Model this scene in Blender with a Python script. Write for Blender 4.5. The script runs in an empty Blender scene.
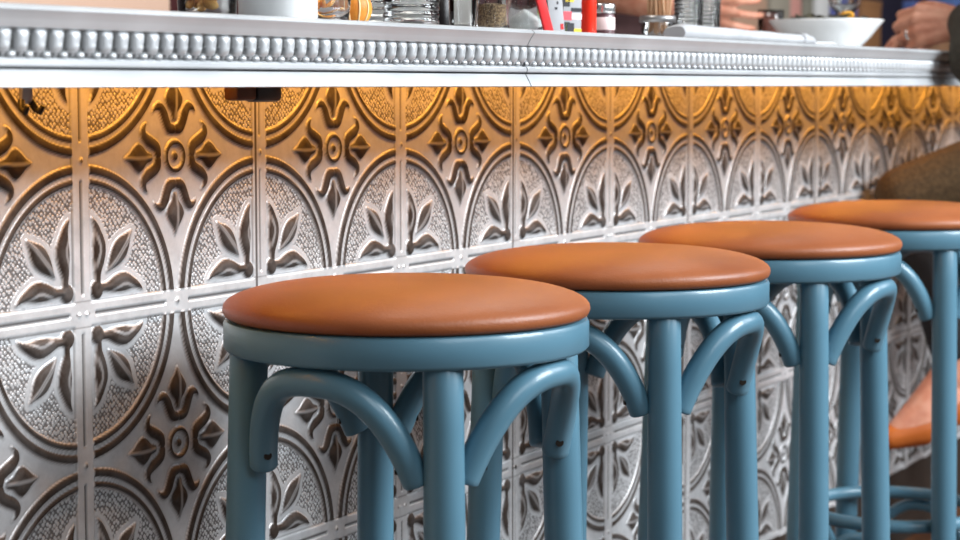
import bpy, bmesh, math, random
import numpy as np
from mathutils import Vector, Matrix

# One tile of the stamped tin is 0.305 m: the scene is laid out in tiles (x along the bar, y away from the
# stools, z above the first horizontal seam) and converted to metres by M().
S = 0.305
FZ = 2.55
C = bpy.context.scene.collection
R = random.Random(7)
PI = math.pi


def M(x, y, z):
    return Vector((x * S, y * S, (z + FZ) * S))


def srgb(r, g, b):
    f = lambda c: c / 12.92 if c <= .04045 else ((c + .055) / 1.055) ** 2.4
    return (f(r / 255), f(g / 255), f(b / 255), 1)


# ------------------------------------------------------------------ materials
def mat(name, col, rough=.5, metal=0., spec=.5, trans=0., ior=1.45, coat=0., emit=None, estr=0., sss=0.):
    m = bpy.data.materials.new(name)
    m.use_nodes = True
    b = m.node_tree.nodes['Principled BSDF']
    b.inputs['Base Color'].default_value = col
    b.inputs['Roughness'].default_value = rough
    b.inputs['Metallic'].default_value = metal
    b.inputs['Specular IOR Level'].default_value = spec
    b.inputs['Transmission Weight'].default_value = trans
    b.inputs['IOR'].default_value = ior
    b.inputs['Coat Weight'].default_value = coat
    if sss:
        b.inputs['Subsurface Weight'].default_value = sss
        b.inputs['Subsurface Radius'].default_value = (.01, .004, .002)
    if emit:
        b.inputs['Emission Color'].default_value = emit
        b.inputs['Emission Strength'].default_value = estr
    return m


def noisy(m, c1, c2, scale=6., detail=4., lo=.35, hi=.65, bump=0., bscale=None, stretch=None, rough=None):
    """noise between two colours in the base colour, and a fine bump"""
    nt = m.node_tree
    N, L = nt.nodes, nt.links
    b = N['Principled BSDF']
    tc = N.new('ShaderNodeTexCoord')
    mp = N.new('ShaderNodeMapping')
    if stretch:
        mp.inputs['Scale'].default_value = stretch
    L.new(tc.outputs['Object'], mp.inputs['Vector'])
    n = N.new('ShaderNodeTexNoise')
    n.inputs['Scale'].default_value = scale
    n.inputs['Detail'].default_value = detail
    L.new(mp.outputs['Vector'], n.inputs['Vector'])
    r = N.new('ShaderNodeValToRGB')
    r.color_ramp.elements[0].position = lo
    r.color_ramp.elements[1].position = hi
    r.color_ramp.elements[0].color = c1
    r.color_ramp.elements[1].color = c2
    L.new(n.outputs['Fac'], r.inputs['Fac'])
    L.new(r.outputs['Color'], b.inputs['Base Color'])
    if rough:
        mr = N.new('ShaderNodeMapRange')
        mr.inputs['To Min'].default_value = rough[0]
        mr.inputs['To Max'].default_value = rough[1]
        L.new(n.outputs['Fac'], mr.inputs['Value'])
        L.new(mr.outputs['Result'], b.inputs['Roughness'])
    if bump:
        n2 = N.new('ShaderNodeTexNoise')
        n2.inputs['Scale'].default_value = bscale or scale * 8
        n2.inputs['Detail'].default_value = 3
        L.new(mp.outputs['Vector'], n2.inputs['Vector'])
        bp = N.new('ShaderNodeBump')
        bp.inputs['Strength'].default_value = bump
        bp.inputs['Distance'].default_value = .002
        L.new(n2.outputs['Fac'], bp.inputs['Height'])
        L.new(bp.outputs['Normal'], b.inputs['Normal'])
    return m


def tin_material():
    """stamped tin: dark brown antique paint worn off the field, a honeycomb of small hammered dots"""
    m = mat('stamped tin', (.6, .6, .6, 1), .36, .6)
    nt = m.node_tree
    N, L = nt.nodes, nt.links
    b = N['Principled BSDF']
    tc = N.new('ShaderNodeTexCoord')
    pat = N.new('ShaderNodeAttribute'); pat.attribute_name = 'dark_tone'  # antique paint, plus the shadow lines painted beside the horizontal strips
    ham = N.new('ShaderNodeAttribute'); ham.attribute_name = 'hammer'
    vo = N.new('ShaderNodeTexVoronoi')
    vo.voronoi_dimensions = '3D'
    vo.inputs['Scale'].default_value = 222
    vo.inputs['Randomness'].default_value = .45
    mp = N.new('ShaderNodeMapping')
    mp.inputs['Scale'].default_value = (1, 0, 1)
    L.new(tc.outputs['Object'], mp.inputs['Vector'])
    mp2 = N.new('ShaderNodeMapping'); mp2.inputs['Rotation'].default_value = (0, PI / 4, 0)
    L.new(mp.outputs['Vector'], mp2.inputs['Vector'])
    L.new(mp2.outputs['Vector'], vo.inputs['Vector'])
    cell = N.new('ShaderNodeMapRange')
    cell.inputs['From Min'].default_value = .36
    cell.inputs['From Max'].default_value = .60
    cell.inputs['To Max'].default_value = .8
    L.new(vo.outputs['Distance'], cell.inputs['Value'])
    hd = N.new('ShaderNodeMath'); hd.operation = 'MULTIPLY'
    L.new(cell.outputs['Result'], hd.inputs[0]); L.new(ham.outputs['Fac'], hd.inputs[1])
    no = N.new('ShaderNodeTexNoise')
    no.inputs['Scale'].default_value = 26; no.inputs['Detail'].default_value = 6; no.inputs['Roughness'].default_value = .7
    L.new(tc.outputs['Object'], no.inputs['Vector'])
    wear = N.new('ShaderNodeMapRange')
    wear.inputs['From Min'].default_value = .3; wear.inputs['From Max'].default_value = .6
    wear.inputs['To Min'].default_value = .90; wear.inputs['To Max'].default_value = 1.0
    L.new(no.outputs['Fac'], wear.inputs['Value'])
    pw = N.new('ShaderNodeMath'); pw.operation = 'MULTIPLY'
    L.new(pat.outputs['Fac'], pw.inputs[0]); L.new(wear.outputs['Result'], pw.inputs[1])
    mx = N.new('ShaderNodeMath'); mx.operation = 'MAXIMUM'
    L.new(pw.outputs['Value'], mx.inputs[0]); L.new(hd.outputs['Value'], mx.inputs[1])
    # the bare field: uneven grey
    fr = N.new('ShaderNodeValToRGB')
    fr.color_ramp.elements[0].position = .3; fr.color_ramp.elements[1].position = .7
    fr.color_ramp.elements[0].color = (.54, .54, .55, 1); fr.color_ramp.elements[1].color = (.76, .76, .77, 1)
    L.new(no.outputs['Fac'], fr.inputs['Fac'])
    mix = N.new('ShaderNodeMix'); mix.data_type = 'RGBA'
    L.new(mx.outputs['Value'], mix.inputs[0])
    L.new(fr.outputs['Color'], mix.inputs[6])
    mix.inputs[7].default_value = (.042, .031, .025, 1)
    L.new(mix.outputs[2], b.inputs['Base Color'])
    rr = N.new('ShaderNodeMapRange')
    rr.inputs['To Min'].default_value = .38; rr.inputs['To Max'].default_value = .55
    L.new(mx.outputs['Value'], rr.inputs['Value'])
    L.new(rr.outputs['Result'], b.inputs['Roughness'])
    mm = N.new('ShaderNodeMapRange')
    mm.inputs['To Min'].default_value = .45; mm.inputs['To Max'].default_value = 0
    L.new(mx.outputs['Value'], mm.inputs['Value'])
    L.new(mm.outputs['Result'], b.inputs['Metallic'])
    b.inputs['Specular IOR Level'].default_value = .12
    inv = N.new('ShaderNodeMath'); inv.operation = 'MULTIPLY'; inv.inputs[1].default_value = -1
    L.new(hd.outputs['Value'], inv.inputs[0])
    add = N.new('ShaderNodeMath'); add.operation = 'MULTIPLY_ADD'; add.inputs[1].default_value = .12
    L.new(no.outputs['Fac'], add.inputs[0]); L.new(inv.outputs['Value'], add.inputs[2])
    bp = N.new('ShaderNodeBump'); bp.inputs['Strength'].default_value = .8; bp.inputs['Distance'].default_value = .0012
    L.new(add.outputs['Value'], bp.inputs['Height'])
    L.new(bp.outputs['Normal'], b.inputs['Normal'])
    return m


MT = {}
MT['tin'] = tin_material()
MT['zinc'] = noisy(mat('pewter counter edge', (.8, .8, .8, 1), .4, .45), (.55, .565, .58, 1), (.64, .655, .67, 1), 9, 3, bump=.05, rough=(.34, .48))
def edge_dark_tone(m):
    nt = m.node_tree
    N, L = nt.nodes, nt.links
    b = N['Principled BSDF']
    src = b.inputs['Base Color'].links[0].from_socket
    at = N.new('ShaderNodeAttribute'); at.attribute_name = 'dark_tone'
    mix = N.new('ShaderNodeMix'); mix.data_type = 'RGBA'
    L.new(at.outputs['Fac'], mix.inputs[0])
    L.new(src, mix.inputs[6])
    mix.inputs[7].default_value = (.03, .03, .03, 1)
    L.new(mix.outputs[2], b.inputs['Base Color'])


edge_dark_tone(MT['zinc'])
MT['zinc_top'] = noisy(mat('zinc worktop', (.6, .6, .6, 1), .35, .8), (.5, .51, .52, 1), (.68, .69, .7, 1), 4, 5, rough=(.25, .45))
MT['blue'] = noisy(mat('blue lacquer', srgb(84, 130, 154), .36, 0, .5, coat=.2), srgb(78, 118, 137), srgb(85, 126, 145), 5, 3)
MT['leather'] = noisy(mat('tan leather', srgb(190, 104, 52), .42), srgb(128, 68, 36), srgb(162, 94, 54), 7, 6, .3, .7, bump=.25, bscale=420, rough=(.36, .5))
MT['dark'] = mat('black recess', (.012, .011, .010, 1), .6)
MT['screw'] = mat('dark screw', (.03, .025, .02, 1), .4, .6)
MT['plinth'] = noisy(mat('dark toe board', (.02, .015, .012, 1), .5), (.018, .013, .010, 1), (.035, .024, .018, 1), 8)
MT['wood_dark'] = noisy(mat('dark wood', (.05, .02, .012, 1), .45), (.035, .014, .009, 1), (.075, .03, .018, 1), 6, 5, stretch=(1, 1, 6))
MT['black_plastic'] = mat('black plastic', (.012, .013, .016, 1), .35)
MT['brown_plastic'] = mat('brown connector', srgb(70, 38, 14), .45)
MT['grey_metal'] = mat('grey metal', (.33, .32, .32, 1), .35, .8)
MT['silver'] = mat('silver metal', (.8, .8, .79, 1), .22, .95)
MT['glass'] = mat('clear glass', (.96, .98, .98, 1), .02, 0, .5, 1., 1.45)
MT['china'] = mat('white glazed china', (.86, .86, .85, 1), .18, 0, .5, coat=.4)
MT['white_paper'] = noisy(mat('white napkin', (.6, .6, .62, 1), .8), (.37, .37, .385, 1), (.43, .43, .44, 1), 20)
MT['bandwhite'] = mat('bright white band', (.93, .93, .93, 1), .6)
MT['skin'] = noisy(mat('skin', srgb(214, 150, 124), .5, sss=.15), srgb(200, 132, 106), srgb(216, 156, 130), 40, 3, bump=.15, bscale=300)
MT['jacket'] = noisy(mat('olive brown wool', (.03, .026, .018, 1), .85), (.022, .019, .012, 1), (.045, .038, .026, 1), 120, 2, bump=.4, bscale=500)
MT['trousers'] = noisy(mat('brown tweed', (.06, .036, .014, 1), .9), (.045, .027, .010, 1), (.085, .052, .021, 1), 160, 2, bump=.4, bscale=600)
MT['tights'] = mat('black cloth', (.012, .011, .012, 1), .85)
MT['shirt'] = noisy(mat('dark maroon cotton', (.03, .008, .008, 1), .85), (.022, .006, .006, 1), (.04, .011, .010, 1), 30)
MT['hair'] = noisy(mat('dark brown hair', (.02, .012, .008, 1), .5), (.012, .007, .005, 1), (.035, .02, .012, 1), 60, 2, stretch=(1, 1, .1))
MT['eye'] = mat('eye white', (.8, .8, .78, 1), .2)
MT['lip'] = mat('lips', srgb(170, 92, 84), .45)
MT['shoe'] = noisy(mat('orange tan shoe leather', srgb(176, 92, 34), .45), srgb(164, 82, 28), srgb(188, 102, 42), 10)
MT['salt'] = noisy(mat('white salt', (.88, .88, .86, 1), .9), (.82, .82, .8, 1), (.92, .92, .9, 1), 300, 1, bump=.5, bscale=900)
MT['pepper'] = noisy(mat('ground pepper', srgb(132, 104, 74), .9), srgb(96, 70, 46), srgb(176, 146, 110), 420, 2, .4, .6, bump=.5, bscale=900)
MT['peel'] = noisy(mat('orange strip', srgb(232, 150, 46), .5), srgb(222, 128, 28), srgb(246, 190, 96), 60)
MT['nut'] = noisy(mat('golden snack', srgb(208, 148, 66), .6), srgb(176, 112, 40), srgb(228, 178, 100), 70)
MT['rind'] = noisy(mat('orange rind', srgb(226, 140, 40), .45), srgb(214, 122, 26), srgb(236, 160, 62), 30, bump=.3, bscale=500)
MT['pith'] = mat('pale pith', srgb(250, 224, 176), .6)
MT['red'] = mat('bright red plastic', srgb(232, 44, 18), .3)
MT['red2'] = mat('red card', srgb(206, 28, 32), .5)
MT['yellow'] = mat('yellow print', srgb(236, 204, 60), .6)
MT['ink'] = mat('black print', (.02, .02, .025, 1), .6)
MT['pinkprint'] = mat('pink red print', srgb(224, 82, 92), .6)
MT['creamlabel'] = mat('pale pink label', srgb(240, 216, 214), .6)
MT['jam'] = mat('dark jam', srgb(92, 62, 66), .25, coat=.3)
MT['lime'] = noisy(mat('green lime', srgb(140, 150, 62), .5), srgb(124, 138, 48), srgb(168, 176, 90), 40)
MT['stick'] = noisy(mat('pale wooden stick', srgb(206, 160, 122), .7), srgb(190, 142, 104), srgb(220, 180, 144), 30, stretch=(4, 4, .4))
MT['bread'] = noisy(mat('toasted bread', srgb(238, 200, 150), .85), srgb(226, 176, 116), srgb(248, 224, 188), 60, bump=.5)
MT['leaf'] = noisy(mat('dark salad leaf', srgb(48, 44, 32), .5), srgb(34, 30, 22), srgb(70, 64, 40), 30)
MT['egg'] = mat('orange yellow vegetable', srgb(226, 160, 30), .35)
MT['drink'] = mat('pink brown drink', srgb(170, 110, 96), .1, 0, .5, .5, 1.33)
MT['darkglass'] = mat('dark brown glass', (.03, .012, .012, 1), .06, 0, .5, coat=.5)
MT['maroon'] = noisy(mat('dark maroon wall paint', srgb(70, 22, 22), .6), srgb(60, 17, 18), srgb(80, 27, 25), 3)
MT['floor'] = noisy(mat('warm floor boards', srgb(170, 98, 44), .4), srgb(72, 46, 29), srgb(96, 62, 38), 3, 5, stretch=(.6, 6, 1), rough=(.3, .5))
MT['led'] = mat('warm light diffuser', (1, .8, .5, 1), .5, emit=(1, .46, .08, 1), estr=2)
MT['ceil'] = mat('ceiling paint', (.5, .48, .45, 1), .8)


def cmat(name, r, g, b, rough=.5):
    if name not in MT:
        MT[name] = mat(name, srgb(r, g, b), rough)
    return MT[name]


# ------------------------------------------------------------------ mesh helpers
def link_mesh(name, me, m, parent=None):
    o = bpy.data.objects.new(name, me)
    if m is not None and not me.materials:
        me.materials.append(m)
    C.objects.link(o)
    if parent is not None:
        o.parent = parent
    return o


def obj(name, bm, m, parent=None, smooth=True, auto=None):
    bmesh.ops.recalc_face_normals(bm, faces=bm.faces)
    me = bpy.data.meshes.new(name)
    if auto is not None:
        for e in bm.edges:
            if len(e.link_faces) == 2 and e.calc_face_angle(0) > auto:
                e.smooth = False
    bm.to_mesh(me)
    bm.free()
    if smooth:
        me.polygons.foreach_set('use_smooth', [True] * len(me.polygons))
    return link_mesh(name, me, m, parent)


def tag(o, label, cat, group=None):
    o['label'] = label
    o['category'] = cat
    if group:
        o['group'] = group
    return o


def thing(name, label, cat, loc=(0, 0, 0), rotz=0, group=None):
    o = bpy.data.objects.new(name, None)
    o.empty_display_size = .05
    C.objects.link(o)
    o.location = loc
    o.rotation_euler = (0, 0, rotz)
    return tag(o, label, cat, group)


def struct(o):
    o['kind'] = 'structure'
    return o


def add_box(bm, lo, hi, bev=0, seg=2):
    n = len(bm.verts)
    lo, hi = Vector(lo), Vector(hi)
    r = bmesh.ops.create_cube(bm, size=1, matrix=Matrix.Translation((lo + hi) / 2) @ Matrix.Diagonal((*(hi - lo), 1)))
    if bev:
        es = list({e for v in r['verts'] for e in v.link_edges})
        bmesh.ops.bevel(bm, geom=es, offset=bev, segments=seg, profile=.5, affect='EDGES')
    return bm


def add_lathe(bm, prof, seg=48, center=(0, 0, 0), mod=None):
    """prof: (radius, z) list from first to last; radius 0 closes on the axis; mod(angle, r, z) -> r"""
    cx, cy, cz = center
    rings = []
    for r, z in prof:
        if r <= 1e-7:
            rings.append([bm.verts.new((cx, cy, cz + z))])
        else:
            ring = []
            for k in range(seg):
                a = 2 * PI * k / seg
                rr = mod(a, r, z) if mod else r
                ring.append(bm.verts.new((cx + rr * math.cos(a), cy + rr * math.sin(a), cz + z)))
            rings.append(ring)
    for a, b in zip(rings[:-1], rings[1:]):
        for k in range(seg):
            k2 = (k + 1) % seg
            if len(a) == 1 and len(b) == 1:
                continue
            if len(a) == 1:
                bm.faces.new((a[0], b[k], b[k2]))
            elif len(b) == 1:
                bm.faces.new((a[k], a[k2], b[0]))
            else:
                bm.faces.new((a[k], a[k2], b[k2], b[k]))
    return rings


def add_tube(bm, pts, rad, seg=14, caps=True, closed=False, flat=1.0):
    """sweep a circle along pts; rad a number or a list; rounded caps"""
    pts = [Vector(p) for p in pts]
    n = len(pts)
    rad = list(rad) if hasattr(rad, '__len__') else [rad] * n
    if caps and not closed:
        for end in (0, 1):
            p, q = (pts[0], pts[1]) if end == 0 else (pts[-1], pts[-2])
            d = (p - q).normalized()
            r = rad[0] if end == 0 else rad[-1]
            ex = [(p - d * r * .12, r), (p - d * r * .0, r * .93), (p + d * r * .06, r * .75)]
            if end == 0:
                pts = [e[0] for e in reversed(ex)] + pts[1:]
                rad = [e[1] for e in reversed(ex)] + rad[1:]
            else:
                pts = pts[:-1] + [e[0] for e in ex]
                rad = rad[:-1] + [e[1] for e in ex]
        n = len(pts)
    rings = []
    nrm = None
    for i in range(n):
        if closed:
            t = (pts[(i + 1) % n] - pts[i - 1]).normalized()
        else:
            t = (pts[min(i + 1, n - 1)] - pts[max(i - 1, 0)]).normalized()
        if nrm is None:
            a = Vector((0, 0, 1)) if abs(t.z) < .9 else Vector((1, 0, 0))
            nrm = (a - t * a.dot(t)).normalized()
        else:
            nrm = (nrm - t * nrm.dot(t)).normalized()
        bn = t.cross(nrm)
        rings.append([bm.verts.new(pts[i] + (nrm * math.cos(2 * PI * k / seg) * flat + bn * math.sin(2 * PI * k / seg)) * rad[i]) for k in range(seg)])
    pairs = list(zip(rings[:-1], rings[1:]))
    if closed:
        pairs.append((rings[-1], rings[0]))
    for a, b in pairs:
        for k in range(seg):
            k2 = (k + 1) % seg
            bm.faces.new((a[k], a[k2], b[k2], b[k]))
    if not closed and caps:
        bm.faces.new(rings[0][::-1])
        bm.faces.new(rings[-1])
    return bm


def catmull(pts, n=8, closed=False):
    pts = [np.array(p, float) for p in pts]
    out = []
    m = len(pts)
    rng = range(m) if closed else range(m - 1)
    for i in rng:
        if closed:
            p0, p1, p2, p3 = pts[i - 1], pts[i], pts[(i + 1) % m], pts[(i + 2) % m]
        else:
            p0, p1, p2, p3 = pts[max(i - 1, 0)], pts[i], pts[i + 1], pts[min(i + 2, m - 1)]
        for k in range(n):
            t = k / n
            out.append(.5 * ((2 * p1) + (-p0 + p2) * t + (2 * p0 - 5 * p1 + 4 * p2 - p3) * t * t + (-p0 + 3 * p1 - 3 * p2 + p3) * t ** 3))
    if not closed:
        out.append(pts[-1])
    return out


def grid_mesh(name, P, attrs=None):
    """P: (ny, nx, 3) array of points -> a smooth grid mesh"""
    ny, nx = P.shape[:2]
    me = bpy.data.meshes.new(name)
    me.vertices.add(nx * ny)
    me.vertices.foreach_set('co', P.reshape(-1).astype(np.float32))
    i = np.arange((ny - 1) * (nx - 1))
    r, c = i // (nx - 1), i % (nx - 1)
    a = r * nx + c
    q = np.stack([a, a + 1, a + nx + 1, a + nx], 1).astype(np.int32)
    me.loops.add(q.size)
    me.loops.foreach_set('vertex_index', q.reshape(-1))
    me.polygons.add(len(q))
    me.polygons.foreach_set('loop_start', np.arange(0, q.size, 4, dtype=np.int32))
    me.update(calc_edges=True)
    me.polygons.foreach_set('use_smooth', np.ones(len(q), dtype=bool))
    for k, v in (attrs or {}).items():
        at = me.attributes.new(k, 'FLOAT', 'POINT')
        at.data.foreach_set('value', v.reshape(-1).astype(np.float32))
    me.validate()
    return me


# ------------------------------------------------------------------ the stamped tin relief
def ss(x, a, b):
    t = np.clip((x - a) / (b - a), 0, 1)
    return t * t * (3 - 2 * t)


def poly_sd(X, Y, poly):
    """distance inside a polygon (positive inside)"""
    P = np.array(poly)
    d = np.full(X.shape, 9.)
    ins = np.zeros(X.shape, bool)
    for (x0, y0), (x1, y1) in zip(P, np.roll(P, -1, 0)):
        ex, ey = x1 - x0, y1 - y0
        L2 = ex * ex + ey * ey + 1e-12
        t = np.clip(((X - x0) * ex + (Y - y0) * ey) / L2, 0, 1)
        d = np.minimum(d, np.hypot(X - x0 - t * ex, Y - y0 - t * ey))
        if y0 != y1:
            c = ((y0 > Y) != (y1 > Y)) & (X < (x1 - x0) * (Y - y0) / (y1 - y0) + x0)
            ins ^= c
    return np.where(ins, d, -d)


def chain_sd(X, Y, ch):
    best = np.full(X.shape, -9.)
    for (x0, y0, r0), (x1, y1, r1) in zip(ch[:-1], ch[1:]):
        ex, ey = x1 - x0, y1 - y0
        t = np.clip(((X - x0) * ex + (Y - y0) * ey) / (ex * ex + ey * ey), 0, 1)
        best = np.maximum(best, r0 + (r1 - r0) * t - np.hypot(X - x0 - t * ex, Y - y0 - t * ey))
    return best


def tile_fields(u, v, sheet_seam_u):
    """height (tiles), patina and hammer fields on tile coordinates; sheet_seam_u: bool array, edge u is a sheet edge"""
    fu, fv = u - np.floor(u), v - np.floor(v)
    p, q = np.minimum(fu, 1 - fu), np.minimum(fv, 1 - fv)
    a, b = .5 - p, .5 - q
    h = np.zeros_like(u)
    pat = np.zeros_like(u)

    def put(sd, height, w, vein=None, dark=1.):
        nonlocal h, pat
        t = np.clip(sd / w, 0, 1)
        h = np.maximum(h, height * (1 - (1 - t) ** 2))
        k = ss(sd, .0005, .0055) * dark
        if vein is not None:
            k = k * (1 - .38 * vein)
        pat = np.maximum(pat, k)
        return sd

    # quarter rings round every corner
    rho = np.hypot(p, q)
    band = lambda r0, r1: np.minimum(rho - r0, r1 - rho)
    put(band(.455, .489), .010, .012)
    put(band(.420, .446), .010, .012)
    h = np.maximum(h, .004 * ss(band(.420, .489), 0, .006))
    # four rosettes of petals about the centre
    s, t = np.maximum(a, b), np.minimum(a, b)
    bud = catmull([(.276, 0), (.248, .018), (.222, .040), (.197, .052), (.172, .042), (.150, .022), (.122, .012), (.122, -.012), (.150, -.022), (.172, -.042), (.197, -.052), (.222, -.040), (.248, -.018)], 4, True)
    sdb = poly_sd(s, t, bud)
    put(sdb, .016, .03, vein=1 - ss(np.abs(t), .003, .007))
    wing = [(x, y, r) for x, y, r in catmull([(.094, .010, .020), (.101, .033, .023), (.124, .048, .023), (.150, .060, .023), (.170, .077, .019), (.171, .096, .014), (.161, .111, .008), (.150, .118, .004)], 4)]
    sdw = chain_sd(s, t, wing)
    put(sdw, .014, .02)
    sdc = put(np.minimum(np.hypot(a, b) - .038, .060 - np.hypot(a, b)), .012, .011)
    sdd = put(.018 - np.hypot(a, b), .012, .015)
    # tulips in the corners
    hi_, lo_ = np.maximum(p, q), np.minimum(p, q)
    side = catmull([(.068, .058), (.110, .064), (.150, .060), (.200, .056), (.245, .060), (.282, .062), (.318, .052), (.302, .080), (.268, .104), (.232, .122), (.196, .124), (.160, .114), (.125, .098), (.090, .092)], 4, True)
    sds = poly_sd(hi_, lo_, side)
    put(sds, .016, .022, vein=(1 - ss(np.abs(lo_ + .004 - (.088 + .35 * (hi_ - .2) * (hi_ < .2) - .4 * np.maximum(hi_ - .22, 0))), .003, .008)) * ss(hi_, .12, .16))
    knob = .034 - np.hypot(p - .074, q - .074)
    put(knob, .014, .02)
    dg, eg = (p + q) / 1.41421, np.abs(p - q) / 1.41421
    cen = catmull([(.178, 0), (.205, .016), (.245, .034), (.280, .040), (.310, .034), (.340, .018), (.372, 0), (.340, -.018), (.310, -.034), (.280, -.040), (.245, -.034), (.205, -.016)], 4, True)
    sdp = poly_sd(dg, eg, cen)
    put(sdp, .015, .026, vein=1 - ss(np.abs(eg), .005, .009))
    pat = np.maximum(pat, .85 * (1 - ss(np.abs(eg), .0015, .004)) * ss(sdp, .002, .006))
    orn = np.maximum.reduce([sdb, sdw, sdc, sdd, sds, knob, sdp])
    # the stamped dots between tulip and ring
    ham = ss(rho, .20, .27) * (1 - ss(rho, .412, .424)) * ss(-orn, .016, .024)
    # a soft brown halo close to every raised form
    near = np.maximum(orn, np.maximum(band(.455, .489), band(.420, .446)))
    pat = np.maximum(pat, .30 * (1 - ss(-near, .0, .010)) * (near < 0))
    # straight strips along the edges
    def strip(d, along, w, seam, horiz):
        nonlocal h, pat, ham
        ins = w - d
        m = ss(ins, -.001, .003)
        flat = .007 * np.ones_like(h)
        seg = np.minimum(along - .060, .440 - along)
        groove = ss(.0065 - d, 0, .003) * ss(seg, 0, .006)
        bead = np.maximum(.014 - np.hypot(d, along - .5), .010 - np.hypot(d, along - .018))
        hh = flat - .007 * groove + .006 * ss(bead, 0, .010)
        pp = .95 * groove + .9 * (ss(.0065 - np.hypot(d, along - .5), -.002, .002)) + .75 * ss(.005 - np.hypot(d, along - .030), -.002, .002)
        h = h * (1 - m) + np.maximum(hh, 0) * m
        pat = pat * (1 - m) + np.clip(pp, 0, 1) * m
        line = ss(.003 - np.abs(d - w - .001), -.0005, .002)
        pat = np.maximum(pat, (.9 if horiz else .55) * line)  # dark line beside each strip; along horizontal ones it paints the lap's shadow edge
        ham = ham * (1 - m)
    strip(p, q, .043, None, False)
    strip(q, p, .040, None, True)
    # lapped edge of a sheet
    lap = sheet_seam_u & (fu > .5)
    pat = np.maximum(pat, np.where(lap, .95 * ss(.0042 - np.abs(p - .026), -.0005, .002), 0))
    h = h + np.where(lap & (p < .026), .003, 0)
    return h, pat, ham


def tin_mesh(name, nu, v0, v1, res=210):
    nx, ny = int(nu * res) + 1, int((v1 - v0) * res) + 1
    u, v = np.meshgrid(np.linspace(0, nu, nx), np.linspace(v0, v1, ny))
    uu = np.minimum(u, nu - 1e-6)
    vv = np.clip(v, v0 + 1e-6, v1 - 1e-6)
    seam = (uu < .5) | (uu > nu - .5)
    h, pat, ham = tile_fields(uu, vv, seam)
    P = np.stack([u * S, -h * S, v * S], 2)
    return grid_mesh(name, P, {'dark_tone': pat, 'hammer': ham})


# ------------------------------------------------------------------ the room shell
def room():
    x0, x1, y0, y1 = -9, 27, -14, 6
    bm = add_box(bmesh.new(), M(x0, y0, -FZ - .3), M(x1, y1, -FZ))
    struct(obj('floor', bm, MT['floor'], smooth=False))
    bm = add_box(bmesh.new(), M(x0, y1, -FZ), M(x1, y1 + .4, 7))
    struct(obj('wall_back', bm, MT['maroon'], smooth=False))
    bm = add_box(bmesh.new(), M(x1, y0, -FZ), M(x1 + .4, y1 + .4, 7))
    struct(obj('wall_right', bm, MT['maroon'], smooth=False))


room()

# ------------------------------------------------------------------ the bar
BX0, BX1 = -3, 13
bar = thing('tiled_bar', 'bar base clad in front with sheets of stamped silver tin tiles behind the blue stools', 'bar', M(0, 0, -FZ))


def bar_child(o, x, y, z):
    o.parent = bar
    o.location = M(x, y, z) - bar.location
    return o


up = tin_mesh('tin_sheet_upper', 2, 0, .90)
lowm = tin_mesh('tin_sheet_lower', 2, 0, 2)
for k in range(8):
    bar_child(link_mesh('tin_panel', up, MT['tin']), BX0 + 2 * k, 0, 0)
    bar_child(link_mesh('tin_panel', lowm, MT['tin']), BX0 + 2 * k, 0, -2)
bm = add_box(bmesh.new(), M(BX0, .004, -2.0), M(BX1, .12, .895))
o = obj('backing_board', bm, MT['wood_dark'], smooth=False)
o.parent = bar; o.location = -bar.location
bm = add_box(bmesh.new(), M(BX0, .02, -FZ), M(BX1, .12, -2.0))
o = obj('plinth', bm, MT['plinth'], smooth=False)
o.parent = bar; o.location = -bar.location
nail = bmesh.new()
for k in range(9):
    x = BX0 + 2 * k
    for z in (0, -.5, -1, -2):
        m4 = Matrix.Translation(M(min(max(x, BX0 + .03), BX1 - .03), -.010, z)) @ Matrix.Diagonal((1, .5, 1, 1))
        bmesh.ops.create_uvsphere(nail, u_segments=12, v_segments=8, radius=.011 * S, matrix=m4)
o = obj('nail', nail, MT['screw'])
o.parent = bar; o.location = -bar.location
o['kind'] = 'stuff'

# counter top: slab and two lengths of cast edge moulding that meet at a joint
ZT = .951
top = thing('counter_top', 'pale metal bar counter with a cast ornamental edge', 'counter', M(0, 0, ZT))


def top_child(o):
    o.parent = top
    o.location = -top.location
    return o


bm = add_box(bmesh.new(), M(BX0, -.79, .90), M(BX1, 1.3, ZT - .002), .004)  # slab underside sits at z = .90
top_child(obj('slab', bm, MT['zinc_top'], smooth=False))


def frieze(t, x):
    """outward bulge (tiles) of the repeated leaf ornament; t 0..1 up the frieze, x in units"""
    lx = x - np.floor(x) - .5
    lean = lx - .14 * (t - .5)
    lw = .37 - .05 * (1 - t)
    lobe = np.clip(1 - (lean / lw) ** 2, 0, 1) ** .5 * np.clip(1 - ((t - .60) / .40) ** 4, 0, 1) ** .5
    side = -.35 * np.exp(-(lean - .08) ** 2 / .006) * ss(t, .42, .52) * (1 - ss(t, .80, .95)) * (lobe > 0)
    bx = np.abs(lx) - .5
    bead = np.clip(1 - (bx / .26) ** 2 - ((t - .13) / .13) ** 2, 0, 1) ** .5
    bead2 = np.clip(1 - (lx / .16) ** 2 - ((t - .15) / .09) ** 2, 0, 1) ** .5 * .6
    return .022 * np.maximum.reduce([lobe + side * .6, .6 * bead, .7 * bead2])


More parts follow.
